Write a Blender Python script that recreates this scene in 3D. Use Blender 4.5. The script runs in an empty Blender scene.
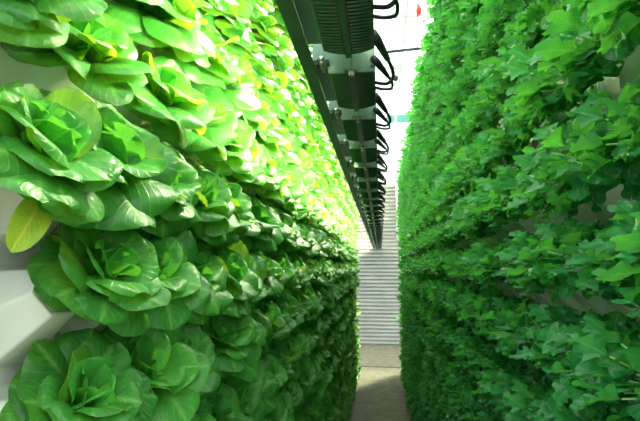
import bpy, math, random
from mathutils import Vector, Matrix
PI = math.pi; R = math.radians
sc = bpy.context.scene; C = sc.collection
rnd = random.Random(11)
CH = 2.5                                   # camera height above the aisle floor

# ------------------------------------------------------------ helpers
class MB:
    """collects verts / faces / uv / tint, builds ONE mesh"""
    def __init__(s): s.v=[]; s.f=[]; s.uv=[]; s.t=[]
    def add(s, vs, fs, uvs=None, t=0.5):
        o=len(s.v); s.v+=[tuple(p) for p in vs]; s.f+=[tuple(i+o for i in f) for f in fs]
        s.uv+= uvs if uvs else [(0,0)]*len(vs); s.t+=[t]*len(vs)
    def box(s, lo, hi, M=None):
        x0,y0,z0=lo; x1,y1,z1=hi
        vs=[(x0,y0,z0),(x1,y0,z0),(x1,y1,z0),(x0,y1,z0),(x0,y0,z1),(x1,y0,z1),(x1,y1,z1),(x0,y1,z1)]
        if M: vs=[M@Vector(p) for p in vs]
        s.add(vs,[(0,3,2,1),(4,5,6,7),(0,1,5,4),(1,2,6,5),(2,3,7,6),(3,0,4,7)])
    def tube(s, pts, rad, n=8, t=0.5, cap=True):
        pts=[Vector(p) for p in pts]; rs=rad if isinstance(rad,(list,tuple)) else [rad]*len(pts)
        vs=[]; fs=[]
        up=None
        for i,p in enumerate(pts):
            d=(pts[min(i+1,len(pts)-1)]-pts[max(i-1,0)]).normalized()
            if up is None: up=Vector((0,0,1)) if abs(d.z)<.9 else Vector((1,0,0))
            a=d.cross(up).normalized(); b=a.cross(d).normalized(); up=b
            for k in range(n):
                q=2*PI*k/n; vs.append(p+a*math.cos(q)*rs[i]+b*math.sin(q)*rs[i])
        for i in range(len(pts)-1):
            for k in range(n):
                fs.append((i*n+k,i*n+(k+1)%n,(i+1)*n+(k+1)%n,(i+1)*n+k))
        if cap: fs.append(tuple(range(n-1,-1,-1))); fs.append(tuple((len(pts)-1)*n+k for k in range(n)))
        s.add(vs,fs,None,t)
    def merge(s, o, M):
        n=len(s.v); s.v+=[tuple(M@Vector(p)) for p in o.v]; s.f+=[tuple(i+n for i in f) for f in o.f]; s.uv+=o.uv; s.t+=o.t
    def mesh(s, name, m, smooth=False):
        me=bpy.data.meshes.new(name); me.from_pydata(s.v,[],s.f)
        uvl=me.uv_layers.new(name='leaf_uv'); li=[0]*len(me.loops); me.loops.foreach_get('vertex_index',li)
        flat=[]; 
        for i in li: flat+=s.uv[i]
        uvl.data.foreach_set('uv',flat)
        at=me.attributes.new('tint','FLOAT','POINT'); at.data.foreach_set('value',s.t)
        me.materials.append(m)
        if smooth: me.polygons.foreach_set('use_smooth',[True]*len(me.polygons))
        me.update(); return me
    def build(s, name, m, parent=None, smooth=False, bevel=0):
        o=bpy.data.objects.new(name,s.mesh(name,m,smooth)); C.objects.link(o)
        if parent: o.parent=parent
        if bevel:
            b=o.modifiers.new('bevel','BEVEL'); b.width=bevel; b.segments=2; b.limit_method='ANGLE'; b.angle_limit=R(35)
        return o
def tag(o,label,cat,group=None,kind=None):
    o['label']=label; o['category']=cat
    if group: o['group']=group
    if kind: o['kind']=kind
    return o
def empty(name,M):
    o=bpy.data.objects.new(name,None); o.empty_display_size=.05; C.objects.link(o); o.matrix_world=M; return o
def struct(o): o['kind']='structure'; return o

# ------------------------------------------------------------ materials
def newmat(name):
    m=bpy.data.materials.new(name); m.use_nodes=True; nt=m.node_tree; nt.nodes.clear()
    out=nt.nodes.new('ShaderNodeOutputMaterial'); return m,nt,out
def N(nt,t,**k):
    n=nt.nodes.new(t)
    for a,b in k.items():
        if a.startswith('i_'): n.inputs[a[2:].replace('_',' ')].default_value=b
        else: setattr(n,a,b)
    return n
def MATH(nt,op,a,b=None):
    n=nt.nodes.new('ShaderNodeMath'); n.operation=op
    for i,x in enumerate((a,b)):
        if x is None: continue
        if hasattr(x,'links'): nt.links.new(x,n.inputs[i])
        else: n.inputs[i].default_value=x
    return n.outputs[0]
def plain(name,col,rough=.5,metal=0,noise=0,scale=8,spec=.5,bump=0):
    m,nt,out=newmat(name); b=N(nt,'ShaderNodeBsdfPrincipled'); b.inputs['Roughness'].default_value=rough
    b.inputs['Metallic'].default_value=metal; b.inputs['Specular IOR Level'].default_value=spec
    tc=N(nt,'ShaderNodeTexCoord'); nz=N(nt,'ShaderNodeTexNoise'); nz.inputs['Scale'].default_value=scale; nz.inputs['Detail'].default_value=5
    nt.links.new(tc.outputs['Object'],nz.inputs['Vector'])
    r=N(nt,'ShaderNodeValToRGB'); r.color_ramp.elements[0].position=.3; r.color_ramp.elements[1].position=.7
    r.color_ramp.elements[0].color=(*[c*(1-noise) for c in col],1); r.color_ramp.elements[1].color=(*[min(1,c*(1+noise)) for c in col],1)
    nt.links.new(nz.outputs['Fac'],r.inputs['Fac']); nt.links.new(r.outputs['Color'],b.inputs['Base Color'])
    if bump:
        bp=N(nt,'ShaderNodeBump'); bp.inputs['Strength'].default_value=bump; bp.inputs['Distance'].default_value=.01
        nt.links.new(nz.outputs['Fac'],bp.inputs['Height']); nt.links.new(bp.outputs[0],b.inputs['Normal'])
    nt.links.new(b.outputs[0],out.inputs[0]); return m
def leafmat(name,dark,light,trans,rough,tw,veins=9,vein_amt=.35):
    m,nt,out=newmat(name); L=nt.links.new
    uv=N(nt,'ShaderNodeUVMap',uv_map='leaf_uv'); sp=N(nt,'ShaderNodeSeparateXYZ'); L(uv.outputs[0],sp.inputs[0])
    u=sp.outputs[0]; av=MATH(nt,'ABSOLUTE',MATH(nt,'SUBTRACT',sp.outputs[1],.5))        # 0..0.5
    ph=MATH(nt,'MULTIPLY',MATH(nt,'SUBTRACT',u,MATH(nt,'MULTIPLY',av,.75)),veins*2*PI)
    side=MATH(nt,'POWER',MATH(nt,'MAXIMUM',MATH(nt,'SINE',ph),0.0),8.0)
    mid=MATH(nt,'POWER',MATH(nt,'MAXIMUM',MATH(nt,'SUBTRACT',1.0,MATH(nt,'MULTIPLY',av,11.0)),0.0),1.5)
    vein=MATH(nt,'MINIMUM',MATH(nt,'ADD',MATH(nt,'MULTIPLY',side,.45),mid),1.0)
    tc=N(nt,'ShaderNodeTexCoord'); nz=N(nt,'ShaderNodeTexNoise'); nz.inputs['Scale'].default_value=45; nz.inputs['Detail'].default_value=3
    L(tc.outputs['Object'],nz.inputs['Vector'])
    at=N(nt,'ShaderNodeAttribute',attribute_name='tint'); oi=N(nt,'ShaderNodeObjectInfo')
    f=MATH(nt,'ADD',MATH(nt,'MULTIPLY',at.outputs['Fac'],.75),MATH(nt,'MULTIPLY',oi.outputs['Random'],.2))
    f=MATH(nt,'ADD',f,MATH(nt,'MULTIPLY',MATH(nt,'SUBTRACT',nz.outputs['Fac'],.5),.7))
    mx=N(nt,'ShaderNodeMix',data_type='RGBA'); mx.clamp_factor=True
    L(f,mx.inputs[0]); mx.inputs[6].default_value=(*dark,1); mx.inputs[7].default_value=(*light,1)
    mv=N(nt,'ShaderNodeMix',data_type='RGBA'); L(MATH(nt,'MULTIPLY',vein,vein_amt),mv.inputs[0]); L(mx.outputs[2],mv.inputs[6])
    mv.inputs[7].default_value=(min(1,light[0]*2.2+.1),min(1,light[1]*1.5+.05),min(1,light[2]*2+.05),1)
    b=N(nt,'ShaderNodeBsdfPrincipled'); b.inputs['Roughness'].default_value=rough; b.inputs['Specular IOR Level'].default_value=.42
    L(mv.outputs[2],b.inputs['Base Color'])
    bp=N(nt,'ShaderNodeBump'); bp.inputs['Strength'].default_value=.55; bp.inputs['Distance'].default_value=.004; bp.invert=True
    L(MATH(nt,'ADD',MATH(nt,'MULTIPLY',vein,.6),MATH(nt,'MULTIPLY',nz.outputs['Fac'],-.9)),bp.inputs['Height'])
    L(bp.outputs[0],b.inputs['Normal'])
    tr=N(nt,'ShaderNodeBsdfTranslucent'); tr.inputs[0].default_value=(*trans,1)
    ms=N(nt,'ShaderNodeMixShader'); ms.inputs[0].default_value=tw
    L(b.outputs[0],ms.inputs[1]); L(tr.outputs[0],ms.inputs[2]); L(ms.outputs[0],out.inputs[0]); return m
def glassmat(name,col,t=.9):
    m,nt,out=newmat(name); a=N(nt,'ShaderNodeBsdfTransparent'); a.inputs[0].default_value=(*col,1)
    g=N(nt,'ShaderNodeBsdfGlossy'); g.inputs['Roughness'].default_value=.15
    ms=N(nt,'ShaderNodeMixShader'); ms.inputs[0].default_value=1-t
    nt.links.new(a.outputs[0],ms.inputs[1]); nt.links.new(g.outputs[0],ms.inputs[2]); nt.links.new(ms.outputs[0],out.inputs[0]); return m

M_LET=leafmat('lettuce_leaf',(.008,.125,.022),(.10,.47,.055),(.42,.76,.03),.38,.32)
M_HRT=leafmat('lettuce_heart',(.02,.24,.035),(.11,.48,.06),(.20,.72,.05),.36,.34)
M_GRN=leafmat('greens_leaf',(.002,.075,.026),(.038,.34,.085),(.17,.70,.07),.24,.33,7,.3)
M_STM=plain('pale_stem',(.22,.50,.14),.35,noise=.2)
M_YEL=leafmat('yellowing_leaf',(.10,.32,.02),(.45,.52,.03),(.6,.7,.05),.45,.3)
M_WHT=plain('white_plastic',(.84,.88,.83),.28,noise=.03,scale=3)
M_MED=plain('growing_medium',(.05,.035,.02),.9,noise=.4,scale=60,bump=.5)
M_FIX=plain('dark_green_housing',(.035,.085,.05),.42,noise=.25,scale=14)
M_FIN=plain('green_fin',(.04,.10,.055),.4,noise=.2,scale=14)
M_PLT=plain('grey_green_plate',(.13,.24,.18),.35,metal=.3,noise=.1)
M_ALU=plain('aluminium',(.55,.58,.55),.25,metal=.9,noise=.05)
M_CAB=plain('black_cable',(.012,.012,.025),.45,noise=.2)
M_DRK=plain('dark_steel',(.03,.035,.045),.5,metal=.4)
M_RED=plain('red_plastic',(.55,.03,.02),.45)
M_WPT=plain('white_paint',(.85,.87,.86),.4,noise=.02)
M_GRY=plain('grey_frame',(.55,.6,.62),.5,noise=.04)
M_TEAL=plain('teal_panel',(.10,.38,.36),.5,noise=.04)
M_SID=plain('ribbed_siding',(.36,.37,.35),.45,noise=.12,scale=2.5)
M_GLS=glassmat('clear_glazing',(.97,.99,.98),.93)
M_TUB=newmat('lamp_tube'); 
em=N(M_TUB[1],'ShaderNodeEmission'); em.inputs[0].default_value=(1,.93,.55,1); em.inputs[1].default_value=700
M_TUB[1].links.new(em.outputs[0],M_TUB[2].inputs[0]); M_TUB=M_TUB[0]

def concrete():
    m,nt,out=newmat('worn_concrete'); L=nt.links.new
    b=N(nt,'ShaderNodeBsdfPrincipled'); b.inputs['Roughness'].default_value=.7
    tc=N(nt,'ShaderNodeTexCoord'); mp=N(nt,'ShaderNodeMapping'); mp.inputs['Scale'].default_value=(3.5,2.6,1); L(tc.outputs['Object'],mp.inputs[0])
    n1=N(nt,'ShaderNodeTexNoise'); n1.inputs['Scale'].default_value=1.6; n1.inputs['Detail'].default_value=9; L(mp.outputs[0],n1.inputs['Vector'])
    n2=N(nt,'ShaderNodeTexNoise'); n2.inputs['Scale'].default_value=22; n2.inputs['Detail'].default_value=6; L(mp.outputs[0],n2.inputs['Vector'])
    s=MATH(nt,'ADD',MATH(nt,'MULTIPLY',n1.outputs['Fac'],.7),MATH(nt,'MULTIPLY',n2.outputs['Fac'],.3))
    r=N(nt,'ShaderNodeValToRGB'); r.color_ramp.elements[0].position=.36; r.color_ramp.elements[1].position=.62
    r.color_ramp.elements[0].color=(.12,.107,.07,1); r.color_ramp.elements[1].color=(.20,.18,.12,1)
    L(s,r.inputs['Fac']); L(r.outputs['Color'],b.inputs['Base Color'])
    bp=N(nt,'ShaderNodeBump'); bp.inputs['Strength'].default_value=.4; bp.inputs['Distance'].default_value=.01; L(s,bp.inputs['Height']); L(bp.outputs[0],b.inputs['Normal'])
    L(b.outputs[0],out.inputs[0]); return m
M_CON=concrete()

# ------------------------------------------------------------ camera
cd=bpy.data.cameras.new('camera'); cam=bpy.data.objects.new('camera',cd); C.objects.link(cam); sc.camera=cam
cd.sensor_width=36; cd.lens=27; cd.clip_start=.02; cd.clip_end=200
cam.location=(0,0,CH); cam.rotation_euler=(R(90+6.66),0,R(7.13))
CMI=(Matrix.Translation(cam.location)@cam.rotation_euler.to_matrix().to_4x4()).inverted()
def proj(p):
    q=CMI@Vector(p)
    if q.z>-.05: return None
    return (320+480*q.x/-q.z, 210.5-480*q.y/-q.z, -q.z)

# ------------------------------------------------------------ leaves
def leaf(mb,phi,a0,bend,L,W,cup,ruf,nu,nv,rg,shape='round',stem=0.0,tint=.5,base=.0,twist=0.0,lobes=3):
    """one curved blade: axis +Z is the plant's axis, the blade leaves it at tilt a0 and bends outward"""
    er=Vector((math.cos(phi),math.sin(phi),0)); es=Vector((-math.sin(phi),math.cos(phi),0)); ez=Vector((0,0,1))
    p=er*base; vs=[]; uvs=[]; ph1=rg.uniform(0,6.3); ph2=rg.uniform(0,6.3); k1=rg.uniform(5,8); k2=rg.uniform(9,13)
    swing=rg.uniform(-.25,.25)
    prev=0
    path=[]
    if stem>0:                                     # bare stalk first, same curve
        n=5
        for i in range(n+1):
            path.append(tuple(p))
            if i<n:
                th=a0+bend*.25*(i/n); p=p+(er*math.sin(th)+ez*math.cos(th))*(stem/n)
        a0=a0+bend*.25; 
    for i in range(nu+1):
        u=i/nu; u=.5*(u+math.sin(u*PI/2)) if shape=='round' else u
        if i: 
            th0=a0+bend*prev**1.3; p=p+(er*math.sin(th0)+ez*math.cos(th0)+es*swing*u*.6).normalized()*(L*(u-prev))
        prev=u; th=a0+bend*u**1.3
        nrm=-er*math.cos(th)+ez*math.sin(th)
        tw=twist*u; sd=es*math.cos(tw)+nrm*math.sin(tw); nn=nrm*math.cos(tw)-es*math.sin(tw)
        if shape=='round':
            w=W*(.12*(1-u)+math.sqrt(max(0,1-abs((u-.56)/.443)**2.3)))
        elif shape=='oak':                         # toothed and lobed, broad below the tip
            e=math.sin(min(1,u**.8)*PI)**.7 if 0<u<1 else 0
            tr=abs(((u*lobes+.15)%1)-.5)*2          # sawtooth lobes
            w=W*(e*(.42+.78*tr)+.04)
            if u>=1: w=W*.04
        for j in range(nv+1):
            v=2*j/nv-1
            edge=abs(v)**1.7
            r=ruf*edge*(math.sin(u*k1+ph1+(1.7 if v>0 else 0))+.55*math.sin(u*k2+ph2+(2.3 if v>0 else 0)))*min(1,u*3)
            q=sd*(v*w)+nn*(cup*w*v*v+r-(.30*w*abs(v)**5 if shape=='round' else 0))+(er*math.sin(th)+ez*math.cos(th))*(0 if shape=='round' else .20*W*edge)
            vs.append(p+q); uvs.append((u,.5+v*.5))
    fs=[(i*(nv+1)+j,i*(nv+1)+j+1,(i+1)*(nv+1)+j+1,(i+1)*(nv+1)+j) for i in range(nu) for j in range(nv)]
    mb.add(vs,fs,uvs,tint+rg.uniform(-.18,.18)); return path
GA=2.39996
def lettuce(seed,nu=10,nv=8,cnt=(12,7,5),S=1):
    rg=random.Random(seed); o=MB(); h=MB(); k=0
    for i in range(cnt[0]):
        k+=1; leaf(o,k*GA+rg.uniform(-.2,.2),R(rg.uniform(46,82)),R(rg.uniform(10,70)),rg.uniform(.15,.205)*S,rg.uniform(.078,.098)*S,rg.uniform(-.25,.28),.008,nu,nv,rg,tint=.22,base=.012)
    for i in range(cnt[1]):
        k+=1; leaf(o,k*GA+rg.uniform(-.2,.2),R(rg.uniform(22,44)),R(rg.uniform(15,60)),rg.uniform(.13,.17)*S,rg.uniform(.066,.085)*S,rg.uniform(.0,.4),.010,nu,nv,rg,tint=.5,base=.010)
    for i in range(cnt[2]):
        k+=1; leaf(h,k*GA+rg.uniform(-.5,.5),R(rg.uniform(4,20)),R(rg.uniform(-10,35)),rg.uniform(.10,.145)*S,rg.uniform(.052,.070)*S,rg.uniform(.25,.6),.010,nu,nv,rg,tint=.6,base=.006)
    return o,h
def bake(*mbs):
    # greens sit tilted out of their cup and spread flat: rows read as ledges
    M=Matrix.Diagonal((1.1,1.0,.78,1))@Matrix.Rotation(-R(58),4,'Y')
    for m in mbs: m.v=[tuple(M@Vector(p)) for p in m.v]
def greens(seed,nu=14,nv=4,cnt=22,S=1):
    rg=random.Random(seed); f=MB(); s=MB()
    for k in range(cnt):
        fr=k/cnt; a=R(72-62*fr+rg.uniform(-9,9))
        path=leaf(f,k*GA+rg.uniform(-.4,.4),a,R(rg.uniform(5,75)),rg.uniform(.05,.092)*S,rg.uniform(.022,.036)*S,rg.uniform(-.2,.6),.010,nu,nv,rg,
            shape='oak',stem=rg.uniform(.05,.12)*S*(.75+.5*fr),tint=.2+.45*fr,base=.008,twist=rg.uniform(-1.1,1.1),lobes=rg.choice((2,3,3,4)))
        s.tube(path,[.0042,.0038,.0034,.0032,.003,.0026],5)
    bake(f,s)
    hg=MB(); hs=MB()
    for k in range(12):                                # older leaves hanging below the cup
        path=leaf(hg,rg.uniform(-1.3,1.3)+PI,R(rg.uniform(70,105)),R(rg.uniform(40,90)),rg.uniform(.07,.11)*S,rg.uniform(.03,.045)*S,rg.uniform(-.2,.3),.008,nu,nv,rg,
            shape='oak',stem=rg.uniform(.03,.07)*S,tint=.15,base=.01,twist=rg.uniform(-.8,.8),lobes=rg.choice((2,3)))
        hs.tube(path,[.004,.0035,.003,.0028,.0026,.0024],5)
    I=Matrix.Identity(4); f.merge(hg,I); s.merge(hs,I)
    return f,s
NVAR=5
LET=[]; GRE=[]
for i in range(NVAR):
    o,h=lettuce(100+i); LET.append((o.mesh('outer_leaves',M_LET,True),h.mesh('heart',M_HRT,True)))
    f,s=greens(200+i,cnt=54); GRE.append((f.mesh('foliage',M_GRN,True),s.mesh('stems',M_STM,True)))
LETL=[lettuce(300+i,5,4,(9,6,4)) for i in range(4)]
GREL=[greens(400+i,6,2,34) for i in range(4)]

# ------------------------------------------------------------ growing walls
S=.26; SY=.265
NCOL=42; Y0=.70
ROWS=list(range(-9,9))
LX,RX=-.655,.615                            # where the plants root (x)
LPX,RPX=-.81,.765                           # panel faces
L0,R0=-.04,.0                              # height of row 0 relative to the eye
def plant_matrix(side,x,y,z,rg,sc_):
    a=Matrix.Rotation(R(rg.uniform(40,56)),4,'Y') if side<0 else Matrix.Rotation(-R(rg.uniform(48,64)),4,'Y')
    if side>0: return Matrix.Translation((x,y,z))@Matrix.Rotation(rg.uniform(-.35,.55),4,'Z')@Matrix.Rotation(rg.uniform(-.12,.12),4,'Y')@Matrix.Scale(sc_,4)
    yaw=Matrix.Rotation(rg.uniform(-.75,-.2) if side<0 else rg.uniform(.0,.6),4,'Z'); spin=Matrix.Rotation(rg.uniform(0,2*PI),4,'Z')
    return Matrix.Translation((x,y,z))@yaw@a@spin@Matrix.Scale(sc_,4)
ORD=['first','second','third','fourth','fifth','sixth','seventh','eighth','ninth','tenth','eleventh','twelfth','thirteenth','fourteenth','fifteenth','sixteenth','seventeenth','eighteenth']
def rowname(r):
    if r>=-1: return '%s row up from the photo\'s bottom corner'%ORD[r+1]
    return '%s row below the photo\'s bottom corner'%ORD[-2-r]
def place(side):
    wall='left' if side<0 else 'right'
    x0,h0=(LX,L0) if side<0 else (RX,R0)
    items=[]
    for r in ROWS:
        for c in range(NCOL+ (1 if side>0 else 0)):
            rg=random.Random(r*977+c*31+(5 if side<0 else 9000))
            y=Y0+c*SY+rg.uniform(-.03,.03)
            if side>0: y+= -.05+(.145 if r%2 else 0)
            if side<0: y+=(.05,.02,.03)[r%3]
            if side<0 and c==0 and r<1: continue
            if side<0 and r==1 and c==0: y=.80
            if side<0 and r==1 and c==1: y+=.0
            x=x0+rg.uniform(-.02,.02); z=CH+h0+r*S+rg.uniform(-.012,.012)
            sc_=rg.uniform(.84,1.06) if side<0 else rg.uniform(.92,1.2)
            if side<0 and c==0: sc_=.85
            if side<0 and c==1 and r<=0: sc_=.84; y+=.02
            M=plant_matrix(side,x,y,z,rg,sc_)
            tip=(x-side*.1,y,z); q=proj(tip)
            vis=q is not None and -70<q[0]<710 and -60<q[1]<481
            items.append((q[2] if vis else 99+y,vis,r,c,M,rg))
    items.sort(key=lambda t:t[0])
    ind=[t for t in items if t[1]][:300]; ids={id(t) for t in ind}; rest=[t for t in items if id(t) not in ids]
    firsts={}
    for t in sorted(ind,key=lambda t:(t[2],t[3])): firsts.setdefault(t[2],[]).append(id(t))
    for t in ind:
        d,vis,r,c,M,rg=t; v=rg.randrange(NVAR); n=firsts[r].index(id(t))
        if side<0:
            o=empty('butterhead_lettuce',M)
            for nm,me in zip(('outer_leaves','heart'),LET[v]):
                ch=bpy.data.objects.new(nm,me); C.objects.link(ch); ch.parent=o
            if n<5: lab='round-leaved lettuce, %s from the near end, %s'%(ORD[n],rowname(r))
            else: lab='small lettuce farther along left wall, %s'%rowname(r)
            tag(o,lab,'lettuce','butterhead lettuces planted along the left growing wall')
        else:
            o=empty('leafy_green',M)
            for nm,me in zip(('foliage','stems'),GRE[v]):
                ch=bpy.data.objects.new(nm,me); C.objects.link(ch); ch.parent=o
            if n<5: lab='lobed leafy green, %s from the near end, %s'%(ORD[n],rowname(r))
            else: lab='small lobed green farther along right wall, %s'%rowname(r)
            tag(o,lab,'leafy green','lobed leafy greens planted along the right growing wall')
        if side<0 and r==1 and n==0: yellow_parent=o
    mb=MB(); LO=LETL if side<0 else GREL
    for t in rest:
        if not t[1] and t[4].translation.y<2.4 and t[2]>5: continue     # high above the frame, nothing shown
        a,b=t[5].choice(LO); mb.merge(a,t[4])
        if side<0: mb.merge(b,t[4])
    o=mb.build('distant_lettuces' if side<0 else 'distant_leafy_greens',M_LET if side<0 else M_GRN,None,True)
    tag(o,'distant mass of %s at the far end of the %s wall'%('tiny lettuces' if side<0 else 'tiny lobed greens',wall),'lettuce' if side<0 else 'leafy green',
        'butterhead lettuces planted along the left growing wall' if side<0 else 'lobed leafy greens planted along the right growing wall','stuff')
    return yellow_parent if side<0 else None
yp=place(-1); place(1)
# the drooping yellow-tipped leaf of the nearest lettuce
yl=MB(); rg=random.Random(4)
leaf(yl,0,R(-6),R(14),0.147,.027,.5,.003,10,6,rg,tint=.5)
yo=yl.build('yellowing_leaf',M_YEL,yp,True); yo['label']='yellow-tipped drooping leaf'
yo.matrix_parent_inverse=yp.matrix_world.inverted()
zd=Vector((0.015,-0.077,-0.125)).normalized(); xd=Vector((-.8,.6,0)); xd=(xd-zd*xd.dot(zd)).normalized(); yd=zd.cross(xd)
yo.matrix_world=Matrix(((xd.x,yd.x,zd.x,-0.600),(xd.y,yd.y,zd.y,0.792),(xd.z,yd.z,zd.z,CH+0.142),(0,0,0,1)))

# moulded white towers with hexagonal planting cups
def cup_mb(side):
    m=MB(); n=6
    out=-side
    rings=[]
    # (distance off the panel, height, radius across, radius up)
    for d,h,rw,rh in ((0,-.055,.135,.125),(.035,-.05,.128,.105),(.105,-.012,.088,.066),(.125,.0,.080,.058)):
        ring=[]
        for k in range(n):
            q=2*PI*k/n
            up=math.sin(q)*rh; ring.append((out*(d-.35*up*(d/.125)),math.cos(q)*rw,h+up))
        rings.append(ring)
    inner=[(out*(.118-.35*math.sin(2*PI*k/n)*.045),math.cos(2*PI*k/n)*.066,math.sin(2*PI*k/n)*.046) for k in range(n)]
    rings.append(inner)
    vs=[p for r in rings for p in r]; fs=[]
    for i in range(len(rings)-1):
        for k in range(n):
            f=(i*n+k,i*n+(k+1)%n,(i+1)*n+(k+1)%n,(i+1)*n+k)
            fs.append(f if side>0 else f[::-1])
    fs.append(tuple((len(rings)-1)*n+k for k in range(n)))
    m.add(vs,fs); return m
for side in (-1,1):
    px=LPX if side<0 else RPX; h0=L0 if side<0 else R0
    cm=cup_mb(side); cupme=cm.mesh('planting_cup',M_WHT)
    pan=MB(); 
    zt=CH+2.42
    pan.box((min(0,side*.05),-SY/2+.004,0),(max(0,side*.05),SY/2-.004,zt))
    rib=.010
    for e in (-1,1): pan.box((min(0,-side*.022),e*(SY/2-.016)-.010,0),(max(0,-side*.022),e*(SY/2-.016)+.010,zt))
    far=MB(); far.merge(pan,Matrix.Identity(4))
    for r in ROWS: far.merge(cm,Matrix.Translation((0,0,CH+h0+r*S-.01)))
    pme=pan.mesh('panel',M_WHT); fme=far.mesh('growing_tower',M_WHT)
    wall='left' if side<0 else 'right'; grp='white growing towers behind the %s plants'%wall
    for c in range(-1 if side<0 else 0,NCOL+(1 if side>0 else 0)):
        y=Y0+c*SY+(.0 if side<0 else .02)
        if c<6:
            o=empty('growing_tower',Matrix.Translation((px,y,0)))
            p=bpy.data.objects.new('panel',pme); C.objects.link(p); p.parent=o
            b=p.modifiers.new('bevel','BEVEL'); b.width=.005; b.segments=2
            for r in ROWS:
                if r>5: continue
                q=bpy.data.objects.new('planting_cup',cupme); C.objects.link(q); q.parent=o; q.location=(0,0,CH+h0+r*S-.01)
                b=q.modifiers.new('bevel','BEVEL'); b.width=.010; b.segments=3; b.limit_method='ANGLE'; b.angle_limit=R(20)
            lab='glossy white growing tower with angled cups, %s from near end of %s wall'%(ORD[c+(1 if side<0 else 0)],wall)
        else:
            o=bpy.data.objects.new('growing_tower',fme); C.objects.link(o); o.location=(px,y,0)
            lab='white growing tower hidden behind far plants of the %s wall'%wall
        tag(o,lab,'growing tower',grp)

# ------------------------------------------------------------ setting
BY=15.9
fl=MB(); fl.box((-3.2,-3,-.15),(3.2,12.46,0)); struct(fl.build('floor',M_CON))
fl=MB(); fl.box((-3.2,12.53,-.15),(3.2,BY+.3,.004)); fl.box((-3.2,12.46,-.15),(3.2,12.53,-.05)); o=struct(fl.build('floor_far',M_CON)); o.name='floor_2'
# ribbed back wall: horizontal corrugation
rb=MB(); zt=CH+2.68; n=int(zt/.118); prof=[]
for i in range(n):
    z=i*zt/n; d=zt/n
    prof+= [(BY,z),(BY,z+d*.30),(BY-.07,z+d*.46),(BY-.07,z+d*.84)]
prof.append((BY,zt)); prof.append((BY+.1,zt)); 
vs=[(-3.2,y,z) for y,z in prof]+[(3.2,y,z) for y,z in prof]; k=len(prof)
rb.add(vs,[(i,k+i,k+i+1,i+1) for i in range(k-1)]); rb.box((-3.2,BY+.02,0),(3.2,BY+.12,zt))
struct(rb.build('wall_back',M_SID))
TOP=CH+6.0
def pane(name,lo,hi,m=M_GLS): p=MB(); p.box(lo,hi); return struct(p.build(name,m))
pane('window_1',(-3.2,BY+.03,CH+2.68),(3.2,BY+.045,TOP))
pane('wall_left',(-3.22,-3,0),(-3.2,BY+.1,TOP)); pane('wall_right',(3.2,-3,0),(3.22,BY+.1,TOP)); pane('ceiling',(-3.2,-3,TOP),(3.2,BY+.1,TOP+.015))
t=MB(); t.box((-3.2,BY-.03,CH+4.78),(3.2,BY+.03,CH+5.04)); struct(t.build('trim_1',M_TEAL)) if False else None
# frame of the greenhouse end
t=MB()
for z in (2.68,4.25,TOP-CH-.04): t.box((-3.2,BY-.02,CH+z),(3.2,BY+.03,CH+z+.05))
for x in (-2.4,-1.2,0,1.2,2.4): t.box((x-.02,BY-.01,CH+2.68),(x+.02,BY+.03,TOP))
struct(t.build('trim_1',M_GRY))
t=MB()
for y in (2,5,8,11,14): t.box((-3.2,y-.03,TOP-.10),(3.2,y+.03,TOP))
for x in (-2.1,-.7,.7,2.1): t.box((x-.02,-3,TOP-.03),(x+.02,BY,TOP))
struct(t.build('trim_2',M_GRY))
t=MB(); t.box((.27,BY-.06,CH+4.80),(1.07,BY-.02,CH+5.06)); tag(t.build('teal_panel',M_TEAL,bevel=.005),'flat teal panel strip high on the bright glazed end','panel')
t=MB(); t.tube([(.575,BY-.13,CH+.85),(.575,BY-.13,TOP-.12)],.045,12); e=MB()
dp=tag(t.build('downpipe',M_WPT,None,True),'thin white vertical pipe running up the ribbed end wall','pipe')
for z in (CH+1.2,CH+2.5,CH+4.0,CH+5.4):
    e=MB(); e.box((.515,BY-.15,z),(.635,BY-.03,z+.05)); e.build('pipe_clip',M_WPT,dp)

# cross bar below the roof with hanging red hook line
t=MB(); t.tube([(.18,9.0,CH+4.14),(1.1,9.0,CH+4.19)],.03,8)
cb=tag(t.build('cross_bar',M_DRK,None,True),'short dark steel cross bar under the roof above the aisle','bar')
for x in (.22,1.06):
    t=MB(); t.tube([(x,9,CH+4.15),(x,9,TOP-.0)],.005,6); t.build('hanger_rod',M_GRY,cb)
t=MB(); t.tube([(.64,7,TOP),(.60,7,CH+3.2)],.006,6)
hw=tag(t.build('hanging_line',M_DRK,None,True),'thin dark line with a red clip hanging from the roof','line')
t=MB(); t.tube([(.635,7,CH+3.95),(.632,7,CH+3.85),(.628,7,CH+3.78)],[.02,.045,.02],8); t.build('red_clip',M_RED,hw,True)
t=MB(); t.tube([(.4,10.5,TOP),(.4,10.5,CH+4.24)],.008,6)
lb=tag(t.build('roof_hook',M_GRY,None,True),'thin hanging hook with a dark round pulley over the aisle','hook')
t=MB(); t.tube([(.4,10.46,CH+4.2),(.4,10.54,CH+4.2)],.06,12); t.build('pulley',M_DRK,lb,True)

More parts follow.
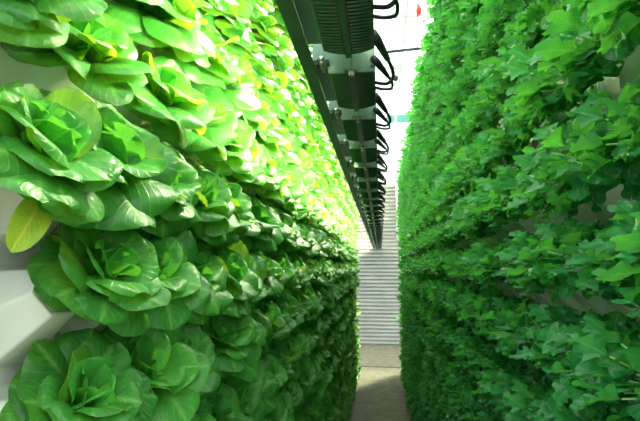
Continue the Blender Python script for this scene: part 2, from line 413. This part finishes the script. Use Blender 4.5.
# ------------------------------------------------------------ overhead row of grow lights
H=CH+.56; P=.45
XL,XR=-.143,-.008; XM=(XL+XR)/2
NF=33; YF0=1.35-P*1
def housing(side_len=.32):
    m=MB(); n=12; hw=(XR-XL)/2; prof=[]
    for i in range(n+1):
        a=i/n*2-1; prof.append((a*hw, .014*(a*a)))           # shallow barrel bottom
    vs=[]; 
    for y in (0,side_len):
        vs+=[(x,y,z) for x,z in prof]+[(hw,y,.13),(-hw,y,.13)]
    k=n+3; fs=[(i,(i+1)%k,k+(i+1)%k,k+i) for i in range(k)]+[tuple(range(k-1,-1,-1)),tuple(range(k,2*k))]
    m.add(vs,[f[::-1] if i<k else f for i,f in enumerate(fs)])
    return m
hm=housing().mesh('housing',M_FIX)
fm=MB(); hw=(XR-XL)/2
for i in range(19):                                            # cooling ribs bowed across the bottom
    y=.012+i*.0156
    for s in (-1,1):
        pts=[(s*(.012+(hw-.016)*q),y+.016*q*q,.014*(q)**2-.004) for q in (0,.33,.66,1)]
        fm.tube(pts,.0021,4)
fme=fm.mesh('cooling_ribs',M_FIN)
sm=MB(); sm.box((-.008,-.012,-.008),(.008,.325,.002)); sme=sm.mesh('spine',M_FIN)
em_=MB(); em_.box((-hw+.001,-.006,.006),(-.001,-.0005,.125)); em_.box((.001,-.006,.006),(hw-.001,-.0005,.125)); em_.box((-hw,-.012,.0),(hw,-.0005,.010)); eme=em_.mesh('end_plate',M_PLT)
bo=MB(); bo.tube([(0,-.02,-.014),(0,-.02,.006)],.009,6); bo.box((-.02,-.03,.0),(.02,-.006,.006)); bome=bo.mesh('bolt',M_ALU)
fill_tube=MB(); fill_tube.tube([(hw-.014,.02,.150),(hw-.014,.30,.150)],.008,8); fill_tube.box((hw-.018,.03,.129),(hw-.010,.04,.15)); fill_tube.box((hw-.018,.28,.129),(hw-.010,.29,.15)); M_FILL=M_TUB.copy(); [setattr(n_.inputs[1],'default_value',75) for n_ in M_FILL.node_tree.nodes if n_.type=='EMISSION']; fill_tube_me=fill_tube.mesh('lamp_tube',M_FILL,True)  # added tube, hidden on top of the housing, to brighten the right wall
lt=MB(); lt.tube([(-hw-.020,.012,.085),(-hw-.020,.318,.085)],.009,8); ltme=lt.mesh('lamp_tube',M_TUB,True)
rf=MB(); rf.box((-hw-.062,.005,.036),(-hw-.004,.322,.041)); rf.box((-hw-.062,.005,.030),(-hw-.056,.322,.041)); [rf.box((-hw-.050,y_,.041),(-hw-.001,y_+.004,.128)) for y_ in (.008,.318)]; rfme=rf.mesh('reflector_plate',M_PLT)  # upright end caps added to keep tube light off the next end plate
rp=MB(); rp.tube([(-hw-.014,-.07,.018),(-hw-.014,.0,.018)],.011,10); rpme=rp.mesh('tube_holder',M_ALU,True)
ar=MB(); ar.box((-hw-.075,-.03,.02),(-hw+.004,-.012,.034)); ar.tube([(-hw-.035,-.02,.0),(-hw-.035,-.02,.03)],.007,6); arme=ar.mesh('bracket_arm',M_DRK)
def cable(pts,r0):
    # smooth catmull-rom path
    P_=[Vector(p) for p in pts]; P_=[P_[0]*2-P_[1]]+P_+[P_[-1]*2-P_[-2]]; out=[]
    for i in range(1,len(P_)-2):
        for k in range(6):
            t=k/6; a,b,c,d=P_[i-1:i+3]
            out.append(.5*((2*b)+(c-a)*t+(2*a-5*b+4*c-d)*t*t+(3*b-a-3*c+d)*t**3))
    out.append(P_[-2]); m=MB(); m.tube(out,r0,8); return m
ca=cable([(hw+.034,-.07,.012),(hw+.05,-.01,.004),(hw+.052,.05,.0),(hw+.034,.10,.004),(hw-.002,.125,.02)],.0056)
cb_=cable([(hw+.036,.055,.014),(hw+.052,.095,.006),(hw+.050,.135,.002),(hw+.024,.155,.008),(hw-.002,.165,.02)],.0046)
cn=MB(); cn.tube([(hw-.004,-.18,.03),(hw+.008,-.155,.024),(hw+.036,-.065,.011)],[.013,.013,.0085],8)
cn2=MB(); cn2.tube([(hw-.004,-.03,.03),(hw+.008,-.01,.026),(hw+.038,.06,.013)],[.011,.011,.0065],8)
same=[]
for m_,nm in ((ca,'power_cable'),(cb_,'power_cable')): same.append((nm,m_.mesh(nm,M_CAB,True)))
same+=[('cable_plug',cn.mesh('cable_plug',M_CAB,True)),('cable_plug',cn2.mesh('cable_plug',M_CAB,True))]
for i in range(NF):
    y=YF0+i*P
    if y+.36>BY-.1: break
    o=empty('grow_light',Matrix.Translation((XM,y,H)))
    parts=[('housing',hm),('cooling_ribs',fme),('spine',sme),('end_plate',eme),('bolt',bome),('lamp_tube',ltme),('lamp_tube',fill_tube_me),('reflector_plate',rfme),('tube_holder',rpme),('bracket_arm',arme)]+same  # the second lamp_tube is the added hidden fill for the right wall
    for nm,me in parts:
        q=bpy.data.objects.new(nm,me); C.objects.link(q); q.parent=o
    if i<6: lab='dark green ribbed grow light with black cable loops, %s from the camera overhead'%ORD[i]
    else: lab='small dark grow light in the receding far part of overhead row'
    tag(o,lab,'grow light','grow lights in the overhead row')
YE=YF0+NF*P
YE=BY-.2
b=MB(); b.box((-.212,.55,H+.0),(-.206,YE,H+.055)); b.box((-.212,.55,H-.002),(-.176,YE,H+.006))
o=tag(b.build('side_rail',M_FIN,bevel=.001),'long grey-green metal side rail left of the overhead grow lights','rail')
b=MB(); b.box((XM-.03,.55,H+.131),(XM+.03,YE,H+.17))
o=tag(b.build('support_beam',M_FIX),'dark support beam carrying the overhead row of grow lights','beam')
for y in (2,5,8,11,14):
    e=MB(); e.tube([(XM,y,H+.165),(XM,y,TOP-.02)],.006,6); e.build('hanger_rod',M_GRY,o)

# ------------------------------------------------------------ light
w=bpy.data.worlds.new('sky'); sc.world=w; w.use_nodes=True; bg=w.node_tree.nodes['Background']
wt=w.node_tree; tc=wt.nodes.new('ShaderNodeTexCoord'); sx=wt.nodes.new('ShaderNodeSeparateXYZ'); cr=wt.nodes.new('ShaderNodeValToRGB')
wt.links.new(tc.outputs['Generated'],sx.inputs[0]); wt.links.new(sx.outputs[2],cr.inputs[0]); wt.links.new(cr.outputs[0],bg.inputs[0])
e_=cr.color_ramp.elements; e_[0].position=0; e_[0].color=(.05,.07,.05,1); e_[1].position=1; e_[1].color=(.96,1,.98,1)
for p_,c_ in ((.02,(.22,.25,.23,1)),(.12,(.5,.54,.52,1)),(.5,(.80,.85,.82,1))):
    q_=e_.new(p_); q_.color=c_
bg.inputs[1].default_value=3.4
sd=bpy.data.lights.new('sun','SUN'); sd.energy=9.5; sd.angle=R(9); sd.color=(1,.94,.66)
so=bpy.data.objects.new('sun',sd); C.objects.link(so)
el=R(49); az=R(33); d=Vector((math.cos(el)*math.sin(az),math.cos(el)*math.cos(az),math.sin(el)))
so.rotation_euler=d.to_track_quat('Z','Y').to_euler(); so.location=(3,6,9)
vs_=sc.view_settings; vs_.view_transform='Standard'; vs_.look='None'; vs_.gamma=1; vs_.exposure=.5; vs_.use_curve_mapping=False
sc.cycles.max_bounces=8; sc.cycles.transmission_bounces=6; sc.cycles.transparent_max_bounces=10; sc.cycles.diffuse_bounces=4
